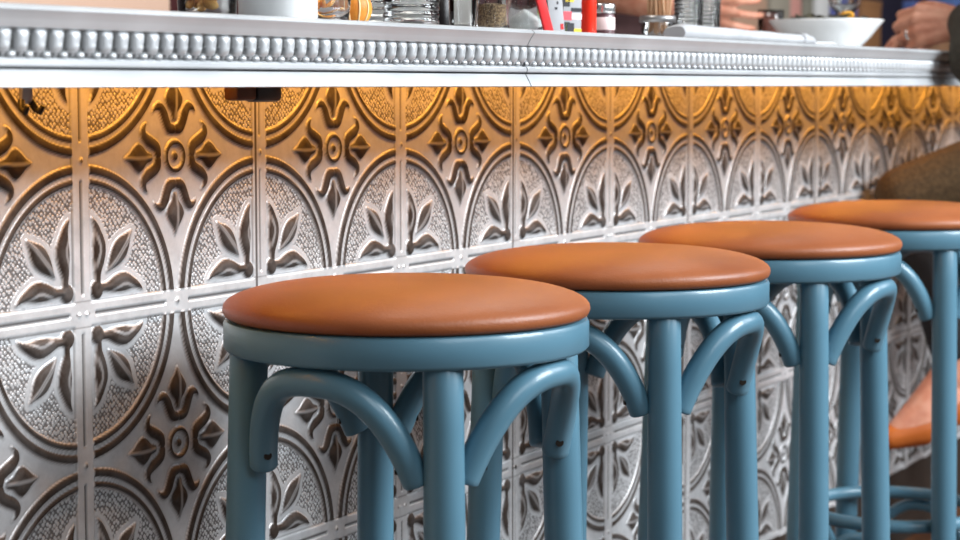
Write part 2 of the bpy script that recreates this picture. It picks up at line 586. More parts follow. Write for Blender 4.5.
def edge(xa, xb):
    zb = .7385
    prof = [(-.72, zb), (-.822, zb), (-.828, zb + .003), (-.826, zb + .008), (-.806, .782), (-.803, .785), (-.790, .786), (-.790, .791), (-.806, .7925),
            (-.811, .797), (-.811, .807), (-.806, .812), (-.793, .8135)]
    prof = [prof[0]] + prof[1:]
    nf = 22
    fr = [(-.793 - .004 * (k / nf) ** 2, .8135 + (.8885 - .8135) * k / nf, k / nf) for k in range(1, nf)]
    post = [(-.797, .8885), (-.806, .8895), (-.812, .892), (-.822, .9105), (-.823, .913), (-.840, .936), (-.840, .9395), (-.831, .9475), (-.812, ZT), (-.70, ZT)]
    rows = [(y, z, None) for y, z in prof] + fr + [(y, z, None) for y, z in post]
    pitch = .0665
    nx = int((xb - xa) / pitch * 14)
    xs = np.linspace(xa, xb, nx)
    P = np.zeros((len(rows), nx, 3))
    A = np.zeros((len(rows), nx))  # darker colour in the gaps between leaves and in the narrow groove
    for r, (y, z, t) in enumerate(rows):
        off = frieze(t, xs / pitch) if t is not None else 0 * xs
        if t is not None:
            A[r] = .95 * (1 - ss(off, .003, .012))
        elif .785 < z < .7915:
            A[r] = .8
        P[r, :, 0] = xs * S
        P[r, :, 1] = (y - off) * S
        P[r, :, 2] = (z + FZ) * S
    me = grid_mesh('edge_moulding', P, {'dark_tone': A})
    # creases along the profile corners
    bm = bmesh.new(); bm.from_mesh(me)
    # close the two cut ends
    for col in (0, nx - 1):
        bm.verts.ensure_lookup_table()
        vs = [bm.verts[r * nx + col] for r in range(len(rows))]
        try:
            bm.faces.new(vs if col else vs[::-1])
        except ValueError:
            pass
    for e in bm.edges:
        if len(e.link_faces) == 2 and abs((e.verts[0].co - e.verts[1].co).x) > 1e-5 and e.calc_face_angle(0) > .45 and abs(e.verts[0].co.z - e.verts[1].co.z) < 1e-6:
            z = e.verts[0].co.z / S - FZ
            if not (.814 < z < .888):
                e.smooth = False
    bm.to_mesh(me); bm.free()
    return me


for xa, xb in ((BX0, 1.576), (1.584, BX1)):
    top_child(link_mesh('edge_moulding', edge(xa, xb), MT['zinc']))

# the warm light strip under the counter
strip = thing('light_strip', 'warm amber light strip fixed under the counter against the tin', 'light', M(0, -.22, .895))
bm = add_box(bmesh.new(), M(BX0 + .1, -.26, .872), M(BX1 - .1, -.18, .8995), .002)
o = obj('channel', bm, MT['grey_metal'], strip, smooth=False); o.location = -strip.location
bm = add_box(bmesh.new(), M(BX0 + .12, -.25, .862), M(BX1 - .12, -.19, .8725), .002)
o = obj('diffuser', bm, MT['led'], strip, smooth=False); o.location = -strip.location


def area(name, loc, target, sx, sy, power, col):
    l = bpy.data.lights.new(name, 'AREA')
    l.shape = 'RECTANGLE'; l.size = sx; l.size_y = sy; l.energy = power; l.color = col
    o = bpy.data.objects.new(name, l)
    C.objects.link(o)
    o.location = loc
    o.rotation_euler = (Vector(target) - Vector(loc)).to_track_quat('-Z', 'Y').to_euler()
    return o


for k in range(4):
    xc = BX0 + 2 + 4 * k
    lo = area('strip_lamp', M(xc, -.22, .857), M(xc, -.12, 0), 3.96 * S, .03 * S, 1.7, (1, .40, .045))
    lo.rotation_euler = (math.radians(12), 0, 0)

# small fittings hanging under the counter
conn = thing('cable_connector', 'dark cable connector hanging under the counter near the first stool', 'connector', M(0.590, -0.300, 0.7400))
bm = add_box(bmesh.new(), M(0.420, -0.330, 0.6930), M(0.535, -0.270, 0.7750), .004)
o = obj('plug', bm, MT['brown_plastic'], conn, auto=.6); o.location = -conn.location
bm = add_box(bmesh.new(), M(0.535, -0.335, 0.6880), M(0.680, -0.265, 0.8000), .005)
o = obj('socket', bm, MT['black_plastic'], conn, auto=.6); o.location = -conn.location
bm = bmesh.new()
add_tube(bm, [M(0.610, -0.300, 0.7900), M(0.620, -0.290, 0.8500), M(0.660, -0.260, 0.8995)], .012 * S)
o = obj('cable', bm, MT['black_plastic'], conn); o.location = -conn.location
clip = thing('cable_clip', 'grey metal hook hanging under the left end of the counter', 'hook', M(-.50, -.22, .74))
bm = bmesh.new()
add_box(bm, M(-.525, -.235, .69), M(-.475, -.215, .9005), .003)
o = obj('plate', bm, MT['grey_metal'], clip, auto=.6); o.location = -clip.location
for s in (-1, 1):
    bm = bmesh.new()
    add_tube(bm, [M(-.50 + .02 * s, -.225, .70), M(-.50 + .030 * s, -.235, .675), M(-.50 + .032 * s, -.25, .665), M(-.50 + .034 * s, -.262, .685)], [.011 * S, .011 * S, .010 * S, .008 * S])
    o = obj('prong', bm, MT['screw'], clip); o.location = -clip.location


# ------------------------------------------------------------------ the stools
ZR0, HR, RR = -.1126, .1041, .598        # underside, depth and radius of the seat ring
RC, HC = .601, .1174                     # cushion


def make_stool(label, group):
    t = thing('bar_stool', label, 'bar stool', (0, 0, 0), 0, group)
    z0 = (FZ + ZR0) * S                   # ring underside above the floor
    T = S
    bm = bmesh.new()
    prof = [(0, .004), (.47, .004), (.52, 0), (RR - .022, 0), (RR - .008, .004), (RR, .014), (RR, HR - .016), (RR - .006, HR - .004), (RR - .018, HR), (.50, HR), (.3, HR), (0, HR)]
    add_lathe(bm, [(r * T, z0 + z * T) for r, z in prof], 96)
    obj('seat_ring', bm, MT['blue'], t, auto=.7)
    bm = bmesh.new()
    pr = [(0, 0), (RC - .04, 0), (RC - .018, .003), (RC - .006, .011), (RC - .001, .022)]
    for k in range(0, 15):
        a = k / 14 * PI / 2
        pr.append((RC * (math.cos(a) ** .66 if k < 14 else 0), .032 + (HC - .032) * math.sin(a) ** .95))
    add_lathe(bm, [(r * T, z0 + (HR + z + .001) * T) for r, z in pr], 96)
    obj('cushion', bm, MT['leather'], t)
    # four splayed legs
    rt, rb = .520, .600
    for k in range(4):
        a = PI / 4 + k * PI / 2
        ca, sa = math.cos(a), math.sin(a)
        pts, rad = [], []
        for i in range(13):
            f = i / 12
            r = rt + (rb - rt) * f ** 1.1
            pts.append((r * T * ca, r * T * sa, z0 + .006 - f * (z0 + .006)))
            rad.append((.062 + .004 * math.sin(f * PI) - .012 * max(0, f - .5)) * T)
        bm = bmesh.new()
        add_tube(bm, pts, rad, 24)
        obj('leg', bm, MT['blue'], t)

    def bracket(a0, ztop, drop, rmid, rend, rad, marg, pw):
        pts = []
        n = 40
        for i in range(n + 1):
            s = i / n
            w = 2 * s - 1
            # even out the arc length: more samples near the ends
            w = math.copysign(1 - (1 - abs(w)) ** 1.25, w)
            a = a0 + w * (PI / 4 - marg)
            r = rmid + (rend - rmid) * w * w
            pts.append((r * T * math.cos(a), r * T * math.sin(a), ztop - drop * T * abs(w) ** pw))
        bm = bmesh.new()
        add_tube(bm, pts, rad * T, 18)
        o = obj('arch', bm, MT['blue'], t)
        for e in (0, 1):
            p = Vector(pts[2] if e == 0 else pts[-3])
            a = math.atan2(p.y, p.x)
            d = Vector((-math.sin(a), math.cos(a), 0)) * (1 if e == 0 else -1)
            d = (d + Vector((math.cos(a), math.sin(a), 0)) * .05).normalized()
            c = p + d * rad * T * .985
            bm = bmesh.new()
            m4 = Matrix.Translation(c) @ d.to_track_quat('Z', 'Y').to_matrix().to_4x4()
            bmesh.ops.create_cone(bm, cap_ends=True, segments=14, radius1=.015 * T, radius2=.013 * T, depth=.014 * T, matrix=m4)
            obj('screw', bm, MT['screw'], o, auto=.6)

    for k in range(4):
        bracket(k * PI / 2, z0 - .047 * T, .31, .545, .492, .046, .150, 2.6)
    # foot ring inside the legs and the lower arches under it
    zr = (FZ - 1.59) * S
    bm = bmesh.new()
    rf = .470
    add_tube(bm, [(rf * T * math.cos(a), rf * T * math.sin(a), zr) for a in [2 * PI * k / 80 for k in range(80)]], .036 * T, 16, closed=True)
    obj('foot_ring', bm, MT['blue'], t)
    for k in range(4):
        bracket(k * PI / 2, zr - .070 * T, .30, .500, .545, .034, .150, 2.3)
    return t


def copy_tree(o, parent=None):
    c = o.copy(); C.objects.link(c)
    if parent:
        c.parent = parent
    for ch in list(o.children):
        copy_tree(ch, c)
    return c


SP = [(.5447, -.9096, 'blue bar stool nearest the camera, with a tan leather cushion'),
      (2.1127, -.932, 'blue bar stool second from the camera, tan cushion partly behind the first'),
      (3.674, -.972, 'blue bar stool third from the camera, tan cushion in the middle distance'),
      (5.67, -.957, 'blue bar stool fourth from the camera, cut by the right edge with foot ring showing'),
      (8.78, -1.20, 'farthest blue bar stool at right, under the seated person')]
proto = make_stool(SP[0][2], 'blue bar stools along the bar')
stools = [proto] + [copy_tree(proto) for _ in SP[1:]]
for (x, y, lab), o in zip(SP, stools):
    o.location = (x * S, y * S, 0)
    o['label'] = lab
for i, o in enumerate(stools):
    o.rotation_euler.z = i * PI / 2 + (-.030, 0, -.033, 0, .02)[i]

# ------------------------------------------------------------------ things on the counter
TOPZ = (ZT + FZ) * S


def ct(x, y):
    return Vector((x * S, y * S, TOPZ))


def glass_prof(r0, r1, h, wall=.0022, base=.008):
    return [(0, 0), (r0 * .9, 0), (r0, .002), (r1, h - .001), (r1 - wall * .5, h), (r1 - wall, h - .001), (r0 - wall, base), (r0 * .5, base - .001), (0, base - .001)]


def tumbler(name, label, cat, x, y, r0, r1, h, group=None, ribs=0, flutes=0):
    t = thing(name, label, cat, ct(x, y), 0, group)
    bm = bmesh.new()
    if ribs:
        n = ribs * 8
        outer = []
        for k in range(n + 1):
            f = k / n
            z = .004 + f * (h - .012)
            outer.append((r0 + (r1 - r0) * f + .0016 * abs(math.sin(f * ribs * PI)), z))
        prof = [(0, 0), (r0 * .92, 0)] + outer + [(r1, h - .001), (r1 - .0012, h), (r1 - .0024, h - .001), (r0 - .0024, .009), (0, .008)]
    else:
        prof = glass_prof(r0, r1, h)
    add_lathe(bm, prof, 64, mod=(lambda a, r, z: r * (1 + .02 * math.cos(flutes * a))) if flutes else None)
    obj('glass_body', bm, MT['glass'], t)
    return t


# 1 tumbler of golden snacks behind the canister
g1 = tumbler('tumbler', 'clear tumbler with golden snacks left of the white canister', 'glass', .54, -.12, .030, .034, .085)
for k in range(22):
    a, rr = R.random() * 6.28, .022 * math.sqrt(R.random())
    bm = bmesh.new()
    m4 = Matrix.Translation((rr * math.cos(a), rr * math.sin(a), .014 + .0022 * k * .55)) @ Matrix.Rotation(R.random() * 3, 4, 'Z') @ Matrix.Rotation(R.random() * 3, 4, 'X') @ Matrix.Diagonal((1.5, .9, .7, 1))
    bmesh.ops.create_icosphere(bm, subdivisions=2, radius=.0062, matrix=m4)
    o = tag(obj('nut', bm, MT['nut']), 'golden snack nut inside the tumbler left of the white canister', 'nut', 'golden snacks in the tumbler')
    o.location = ct(.54, -.12)

# 2 the white canister
can = thing('canister', 'large plain white canister on the counter above the first stool', 'canister', ct(.27, -.60))
bm = bmesh.new()
add_lathe(bm, [(0, 0), (.036, 0), (.0385, .002), (.0395, .09), (.0395, .098), (.0405, .100), (.0400, .103), (.0380, .103), (.0372, .098), (.0365, .006), (0, .005)], 64)
obj('body', bm, MT['china'], can)

# 3 a bowl of orange strips, and a dried orange slice
bw = thing('glass_bowl', 'low clear glass bowl of orange strips beside the white canister', 'bowl', ct(.85, -.36))
bm = bmesh.new()
add_lathe(bm, [(0, 0), (.030, 0), (.034, .003), (.037, .02), (.038, .05), (.0368, .051), (.0356, .05), (.0346, .02), (.031, .006), (0, .005)], 56)
obj('glass_body', bm, MT['glass'], bw)
for k in range(26):
    a = R.random() * 6.28
    z = .010 + .044 * (k / 25)
    pts = []
    r0 = .010 + .018 * R.random()
    ph = R.random() * 6
    for i in range(12):
        f = i / 11
        aa = a + f * (1.6 + R.random() * .2)
        rr = min(.030, r0 + .006 * math.sin(ph + f * 5))
        pts.append((rr * math.cos(aa), rr * math.sin(aa), z + .006 * math.sin(f * 4 + ph)))
    bm = bmesh.new()
    add_tube(bm, pts, .0036, 8, flat=.5)
    o = tag(obj('orange_strip', bm, MT['peel']), 'curled orange strip in the low glass bowl beside the canister', 'snack', 'orange strips in the glass bowl')
    o.location = ct(.85, -.36)
os_ = thing('orange_slice', 'rounded orange piece with pale veins behind the bowl of strips', 'orange', ct(1.09, -.36))
bm = bmesh.new()
bmesh.ops.create_uvsphere(bm, u_segments=32, v_segments=20, radius=.021, matrix=Matrix.Translation((0, 0, .0208)))
obj('rind', bm, MT['rind'], os_)
for k in range(3):
    a = 3.5 + k * .55
    bm = bmesh.new()
    add_tube(bm, [(.0212 * math.cos(b) * math.cos(a), .0212 * math.cos(b) * math.sin(a), .0208 + .0212 * math.sin(b)) for b in [-.7 + 2 * i / 14 for i in range(15)]], .0010, 6)
    obj('vein', bm, MT['pith'], os_)

# 4-5 ribbed tumblers
tumbler('ribbed_tumbler', 'horizontally ribbed clear tumbler in front, right of the orange slice', 'glass', 1.33, -.46, .0300, .0315, .095, 'ribbed tumblers on the counter', ribs=11)
tumbler('ribbed_tumbler', 'ribbed clear tumbler half hidden behind another ribbed tumbler', 'glass', 1.50, -.20, .0275, .0290, .095, 'ribbed tumblers on the counter', ribs=11)
# 6 small clear glass
tumbler('small_glass', 'small plain clear glass left of the pepper shaker', 'glass', 2.14, -.22, .0165, .0185, .075)


# 7-8 pepper and sugar
def shaker(name, label, x, y, r, h, fill, fh, mound):
    t = thing(name, label, 'shaker', ct(x, y))
    bm = bmesh.new()
    prof = [(0, 0), (r * .98, 0), (r * 1.08, .003), (r * 1.02, .012), (r * .86, h * .75), (r * .84, h), (r * .76, h), (r * .78, h * .75), (r * .92, .012), (r * .9, .006), (0, .005)]
    add_lathe(bm, prof, 48, mod=lambda a, rr, z: rr * (1 + .012 * math.cos(10 * a)))
    obj('glass_body', bm, MT['glass'], t)
    bm = bmesh.new()
    add_lathe(bm, [(0, .0065), (r * .86, .0065), (r * .88, .012)] + [(r * .83 * (1 if k < 3 else 1 - (k - 3) / 6), .012 + (fh - .012) * min(1, k / 3) + mound * (max(0, k - 3) / 6) ** .7) for k in range(1, 10)], 40)
    obj('contents', bm, fill, t)
    bm = bmesh.new()
    add_lathe(bm, [(r * .86, h), (r * .9, h + .001), (r * .9, h + .012), (r * .7, h + .020), (0, h + .023)], 40)
    obj('lid', bm, MT['silver'], t)
    return t


shaker('pepper_shaker', 'clear shaker full of ground brown pepper on the counter', 2.02, -.42, .0205, .070, MT['pepper'], .034, .002)
shaker('sugar_shaker', 'clear shaker with a mound of white sugar beside the pepper', 2.34, -.40, .0235, .075, MT['salt'], .018, .014)


# 9 sachets and cards leaning together
def card(name, label, x, y, w, h, th, lean, m, rotz=-.55, prints=()):
    t = thing(name, label, 'sachet' if name == 'sachet' else 'card', ct(x, y), rotz)
    t.rotation_euler = (0, lean, rotz)
    bm = add_box(bmesh.new(), (-w / 2, -th / 2, 0), (w / 2, th / 2, h), min(th * .4, .001), 2)
    obj('packet', bm, m, t, auto=.6)
    for (a, b, c, d, pm) in prints:
        bm = add_box(bmesh.new(), (a * w - w / 2, -th / 2 - .0005, b * h), (c * w - w / 2, -th / 2 + .0002, d * h))
        obj('print', bm, pm, t, smooth=False)
    return t


card('menu_card', 'red card leaning left beside the sugar shaker', 2.33, -.52, .013, .085, .004, -.30, MT['red2'])
card('sachet', 'plain white sachet leaning against the red card', 2.50, -.47, .022, .060, .003, -.10, MT['white_paper'],
     prints=[(.72, .12, .92, .24, MT['red2']), (.45, .55, .6, .6, MT['ink']), (.6, .66, .7, .72, MT['ink'])])
card('sachet', 'printed sachet with yellow, black and pink panels beside the red bottle', 2.69, -.44, .028, .062, .004, .02, MT['white_paper'],
     prints=[(0, .62, .34, 1, MT['ink']), (.10, .72, .55, .80, MT['yellow']), (.10, .88, .4, .95, MT['yellow']), (.42, .52, 1, .60, MT['ink']), (0, .34, .46, .52, MT['pinkprint']), (.46, .36, 1, .48, MT['creamlabel']),
             (.0, .02, .35, .30, MT['ink']), (.14, .05, .22, .28, MT['lime']), (.35, .05, .6, .28, MT['ink']), (.60, .02, 1, .17, MT['yellow'])])
# 10 red bottle
rb = thing('sauce_bottle', 'slim bright red bottle standing between the sachets and the small jar', 'bottle', ct(2.775, -.48))
bm = bmesh.new()
add_lathe(bm, [(0, 0), (.0098, 0), (.0104, .002), (.0104, .062), (.009, .070), (.0055, .078), (.0055, .082), (0, .082)], 32)
obj('body', bm, MT['red'], rb)
bm = bmesh.new()
add_lathe(bm, [(.0062, .081), (.0066, .082), (.0050, .098), (.002, .101), (0, .101)], 24)
obj('cap', bm, MT['bandwhite'], rb)
# 11 small jar
jr = thing('jam_jar', 'small jar with silver lid and pale pink label beside the red bottle', 'jar', ct(3.05, -.42))
bm = bmesh.new()
add_lathe(bm, [(0, 0), (.0140, 0), (.0152, .002), (.0152, .030), (.0135, .034), (0, .034)], 40)
obj('body', bm, MT['jam'], jr)
bm = bmesh.new()
add_lathe(bm, [(.0153, .011), (.0156, .0112), (.0156, .0275), (.0153, .028)], 40)
obj('label', bm, MT['creamlabel'], jr)
bm = bmesh.new()
add_lathe(bm, [(0, .0335), (.0150, .0335), (.0156, .0345), (.0156, .0445), (.0146, .0462), (0, .0465)], 48, mod=lambda a, r, z: r * (1 + .012 * math.cos(26 * a)))
obj('lid', bm, MT['silver'], jr)
# 12 saucer and lime
sa = thing('saucer', 'small flat white saucer beside the jar of sticks', 'plate', ct(3.66, -.36))
bm = bmesh.new()
add_lathe(bm, [(0, 0), (.022, 0), (.032, .004), (.0328, .0055), (.031, .006), (.021, .0025), (0, .0025)], 48)
obj('body', bm, MT['china'], sa)
bm = bmesh.new()
add_lathe(bm, [(0, 0), (.008, .001), (.0115, .006), (.010, .012), (.005, .017), (0, .019)], 24)
lm = tag(obj('lime', bm, MT['lime']), 'green lime behind the small pink-labelled jar', 'lime')
lm.location = ct(3.47, -.12)
# 13 dark bottles behind
for i, (x, y) in enumerate(((3.92, .10), (4.20, .20))):
    t = thing('dark_bottle', ['dark little bottle behind the saucer, the left of two', 'dark little bottle behind the saucer, the right of two'][i], 'bottle', ct(x, y), 0, 'dark bottles behind the saucer')
    bm = bmesh.new()
    hh = .070 - .016 * i
    add_lathe(bm, [(0, 0), (.0125, 0), (.0135, .002), (.0135, hh * .55), (.006, hh * .75), (.006, hh), (0, hh)], 32)
    obj('body', bm, MT['darkglass'], t)
    bm = bmesh.new()
    add_lathe(bm, [(0, hh), (.007, hh), (.0075, hh + .002), (.0070, hh + .012), (0, hh + .013)], 24)
    obj('cap', bm, MT['grey_metal'], t)
# 14 jar of sticks
sj = thing('stick_jar', 'glass jar with a grey metal rim holding pale wooden sticks', 'jar', ct(3.86, -.32))
bm = bmesh.new()
add_lathe(bm, glass_prof(.0235, .0245, .037), 48)
obj('glass_body', bm, MT['glass'], sj)
bm = bmesh.new()
add_lathe(bm, [(.0246, .028), (.0268, .029), (.0272, .033), (.0268, .037), (.0246, .038), (.0222, .0375), (.0222, .0365)], 48)
obj('rim', bm, MT['grey_metal'], sj)
for k in range(20):
    a, rr = 2 * PI * k / 20 * 3.0, .016 * math.sqrt((k + .5) / 20)
    x, y = rr * math.cos(a), rr * math.sin(a)
    bm = add_box(bmesh.new(), (-.0022, -.0011, 0), (.0022, .0011, .125), .0006, 2)
    o = tag(obj('wooden_stick', bm, MT['stick'], auto=.6), 'pale wooden stick standing in the metal-rimmed jar', 'stick', 'wooden sticks in the jar')
    o.location = ct(3.86, -.32) + Vector((x * .95, y * .95, .009))
    o.rotation_euler = (-y * 6, x * 6, a)
# 15 ribbed glasses right of the sticks
tumbler('ribbed_tumbler', 'ribbed clear tumbler just right of the jar of sticks', 'glass', 4.42, -.24, .0205, .0220, .095, 'ribbed tumblers on the counter', ribs=13)
tumbler('ribbed_tumbler', 'ribbed clear tumbler beside the hand holding the small glass', 'glass', 4.78, -.18, .0225, .0240, .095, 'ribbed tumblers on the counter', ribs=13)
# 16 long folded white napkin
nx0, nx1, ny_ = 3.42, 5.16, -.60
nk = thing('napkin_roll', 'long folded white napkin lying along the counter edge', 'napkin', ct((nx0 + nx1) / 2, ny_))
bm = bmesh.new()
L = (nx1 - nx0) * S


def napkin_loop(grow):
    return [(.026 * math.cos(a) * (abs(math.cos(a)) ** -.3 if abs(math.cos(a)) > .05 else 1) * 1 + 0, .0095 * math.sin(a) * (1 + .12 * math.cos(3 * a)) + .0096) for a in [2 * PI * k / 28 for k in range(28)]]


rings = []
nseg = 40
for i in range(nseg + 1):
    f = i / nseg
    sc = 1.12 - .30 * f + .02 * math.sin(f * 23)
    lift = .96 if i not in (0, nseg) else .8
    if abs(f - .50) < .02:
        sc *= .95
    rings.append([bm.verts.new(((f - .5) * L, y * .8 * lift, .0008 + (z - .0) * sc * lift)) for y, z in napkin_loop(0)])
for a, b in zip(rings[:-1], rings[1:]):
    for k in range(28):
        bm.faces.new((a[k], a[(k + 1) % 28], b[(k + 1) % 28], b[k]))
bm.faces.new(rings[0]); bm.faces.new(rings[-1][::-1])
obj('cloth', bm, MT['white_paper'], nk, auto=1.0)
bm = bmesh.new()
rings = []
for f in (.885, .89, .925, .93):
    rings.append([bm.verts.new(((f - .5) * L, y * .825, (z - .0096) * 1.0 + .0096 * .93 + .0004)) for y, z in napkin_loop(0)])
for a, b in zip(rings[:-1], rings[1:]):
    for k in range(28):
        bm.faces.new((a[k], a[(k + 1) % 28], b[(k + 1) % 28], b[k]))
obj('band', bm, MT['white_paper'], nk)
# 17 bread on a plate
pl = thing('plate', 'flat white plate with bread in front of the big white bowl', 'plate', ct(5.52, -.42))
bm = bmesh.new()
add_lathe(bm, [(0, 0), (.045, 0), (.062, .005), (.0635, .0068), (.0615, .0075), (.044, .003), (0, .003)], 56)
obj('body', bm, MT['china'], pl)
for i, (x, y, rz) in enumerate(((5.46, -.46, .4), (5.60, -.40, 1.1))):
    bm = add_box(bmesh.new(), (-.021, -.012, 0), (.021, .012, .010), .0035, 3)
    o = tag(obj('bread_slice', bm, MT['bread'], auto=.8), ['pale bread slice on the flat plate, nearer the napkin', 'toasted bread slice on the flat plate, nearer the bowl'][i], 'bread', 'bread on the plate')
    o.location = ct(x, y) + Vector((0, 0, .0033)); o.rotation_euler.z = rz
# 18 white bowl of salad
wb = thing('serving_bowl', 'big white china bowl filled with dark salad leaves', 'bowl', ct(6.60, -.20))
bm = bmesh.new()
add_lathe(bm, [(0, .003), (.040, .003), (.042, 0), (.054, 0), (.060, .004), (.080, .024), (.095, .043), (.1035, .0535), (.1040, .0552), (.1025, .0556), (.093, .045), (.078, .028), (.055, .009), (0, .008)], 72)
obj('body', bm, MT['china'], wb)
for k in range(34):
    a = R.random() * 6.28
    rr = .082 * math.sqrt(R.random())
    bm = bmesh.new()
    pts = [(-.020 + .040 * i / 7, .004 * math.sin(i * .9 + k), .003 * math.sin(i * 1.3)) for i in range(8)]
    add_tube(bm, pts, [.002, .008, .012, .014, .013, .011, .007, .002], 8, flat=.16)
    o = tag(obj('salad_leaf', bm, MT['leaf']), 'dark leaf heaped in the big white bowl', 'salad leaf', 'salad leaves in the bowl')
    o.location = ct(6.60, -.20) + Vector((rr * math.cos(a), rr * math.sin(a), +.043 + .014 * (1 - (rr / .09) ** 2) + .003 * R.random()))
    o.rotation_euler = (R.uniform(-.4, .4), R.uniform(-.4, .4), R.random() * 6)
bm = bmesh.new()
add_lathe(bm, [(0, 0), (.009, .001), (.0135, .006), (.0125, .012), (.007, .016), (0, .017)], 28, mod=lambda a, r, z: r * (1 + .05 * math.cos(4 * a)))
o = tag(obj('vegetable_piece', bm, MT['egg']), 'orange yellow vegetable piece on top of the salad', 'vegetable')
o.location = ct(6.74, -.28) + Vector((0, 0, .056))
# 19 clear stemmed glass by the ringed hand
sg = thing('stemmed_glass', 'clear stemmed glass between the white bowl and the ringed hand', 'glass', ct(7.34, -.06))
bm = bmesh.new()
add_lathe(bm, [(0, 0), (.030, 0), (.031, .0015), (.006, .005), (.004, .012), (.004, .060), (.012, .070), (.030, .092), (.034, .120), (.031, .150), (.0296, .150), (.0325, .120), (.0285, .094), (.010, .073), (0, .071)], 48)
obj('glass_body', bm, MT['glass'], sg)


# ------------------------------------------------------------------ people
def capsule_chain(bm, pts, seg=12):
    """closed blobs along (x, y, z, r) points, overlapping, to be fused by the voxel remesh"""
    for (p, q) in zip(pts[:-1], pts[1:]):
        a, b = Vector(p[:3]), Vector(q[:3])
        ra, rb_ = p[3], q[3]
        L = (b - a).length
        if L < 1e-6:
            continue
        d = (b - a).normalized()
        rot = d.to_track_quat('Z', 'Y').to_matrix().to_4x4()
        prof = [(0, -ra)] + [(ra * math.cos(t), ra * math.sin(t)) for t in (-1.2, -.8, -.4, 0)] + [(rb_ * math.cos(t), L + rb_ * math.sin(t)) for t in (0, .4, .8, 1.2)] + [(0, L + rb_)]
        vs = [v for ring in add_lathe(bm, prof, seg) for v in ring]
        m4 = Matrix.Translation(a) @ rot
        for v in vs:
            v.co = m4 @ v.co


def ellipsoid(bm, c, r, rot=None):
    m4 = Matrix.Translation(Vector(c)) @ (rot.to_4x4() if rot else Matrix.Identity(4)) @ Matrix.Diagonal((*r, 1))
    bmesh.ops.create_uvsphere(bm, u_segments=24, v_segments=16, radius=1, matrix=m4)


def fuse(name, bm, m, voxel, parent=None, smooth=6, fac=.5):
    bmesh.ops.recalc_face_normals(bm, faces=bm.faces)
    me = bpy.data.meshes.new(name)
    bm.to_mesh(me); bm.free()
    o = bpy.data.objects.new(name, me)
    C.objects.link(o)
    md = o.modifiers.new('fuse', 'REMESH'); md.mode = 'VOXEL'; md.voxel_size = voxel; md.use_smooth_shade = True
    if smooth:
        sm = o.modifiers.new('relax', 'SMOOTH'); sm.factor = fac; sm.iterations = smooth
    bpy.context.view_layer.update()
    dg = bpy.context.evaluated_depsgraph_get()
    me2 = bpy.data.meshes.new_from_object(o.evaluated_get(dg))
    o.modifiers.clear()
    o.data = me2
    bpy.data.meshes.remove(me)
    me2.name = name
    me2.materials.clear(); me2.materials.append(m)
    me2.polygons.foreach_set('use_smooth', [True] * len(me2.polygons))
    if parent:
        o.parent = parent
    return o


def T4(x, y, z, r):
    v = M(x, y, z)
    return (v.x, v.y, v.z, r)


def hand(bm, wrist, d, side, up_, curl, thumb_curl=.6, spread=.05, sc=1.0, thumb_dir=None):
    """palm and five fingers; d along the hand, side towards the little finger, up_ back of the hand (metres)"""
    W = Vector(wrist); d = Vector(d).normalized()
    side = Vector(side); side = (side - d * side.dot(d)).normalized()
    n = Vector(up_); n = (n - d * n.dot(d) - side * n.dot(side)).normalized()
    P = lambda f, s, u: W + (d * f + side * s + n * u) * sc
    lens = [(.043, .026, .021), (.047, .030, .022), (.044, .028, .022), (.034, .021, .020)]
    lat = [-.029, -.0095, .0105, .0285]
    kf = [.086, .090, .085, .077]
    out = []
    for i in range(4):
        k = P(kf[i], lat[i], .004 - .003 * abs(i - 1))
        base = P(.022, lat[i] * .55, .0)
        capsule_chain(bm, [(*base, .0135 * sc), (*k, .0118 * sc)])
        ang = curl[i] if hasattr(curl[i], '__len__') else (curl[i], curl[i] * 1.3, curl[i] * .8)
        a = 0
        p = k
        rads = [.0094, .0086, .0078, .0068]
        sp = spread * (i - 1.5)
        for j in range(3):
            a += ang[j]
            dirv = (d * math.cos(a) - n * math.sin(a) + side * sp).normalized()
            q = p + dirv * lens[i][j] * sc
            capsule_chain(bm, [(*p, rads[j] * sc * (.92 if i == 3 else 1)), (*q, rads[j + 1] * sc * (.92 if i == 3 else 1))])
            out.append((i, j, p.copy(), q.copy()))
            p = q
    # heel of the hand, the thumb from the side of the palm
    capsule_chain(bm, [(*P(-.01, 0, 0), .019 * sc), (*P(.03, -.012, -.003), .017 * sc)])
    capsule_chain(bm, [(*P(.02, -.018, -.006), .0155 * sc), (*P(.05, -.034, -.012), .0125 * sc)])
    td = Vector(thumb_dir).normalized() if thumb_dir is not None else (d * .8 - side * .45 - n * .5).normalized()
    t0 = P(.048, -.034, -.012)
    t1 = t0 + td * .034 * sc
    td2 = (td + (d * .2 + side * .35 - n * .2) * thumb_curl).normalized()
    t2 = t1 + td2 * .027 * sc
    capsule_chain(bm, [(*t0, .0122 * sc), (*t1, .0102 * sc), (*t2, .0080 * sc)])
    return out


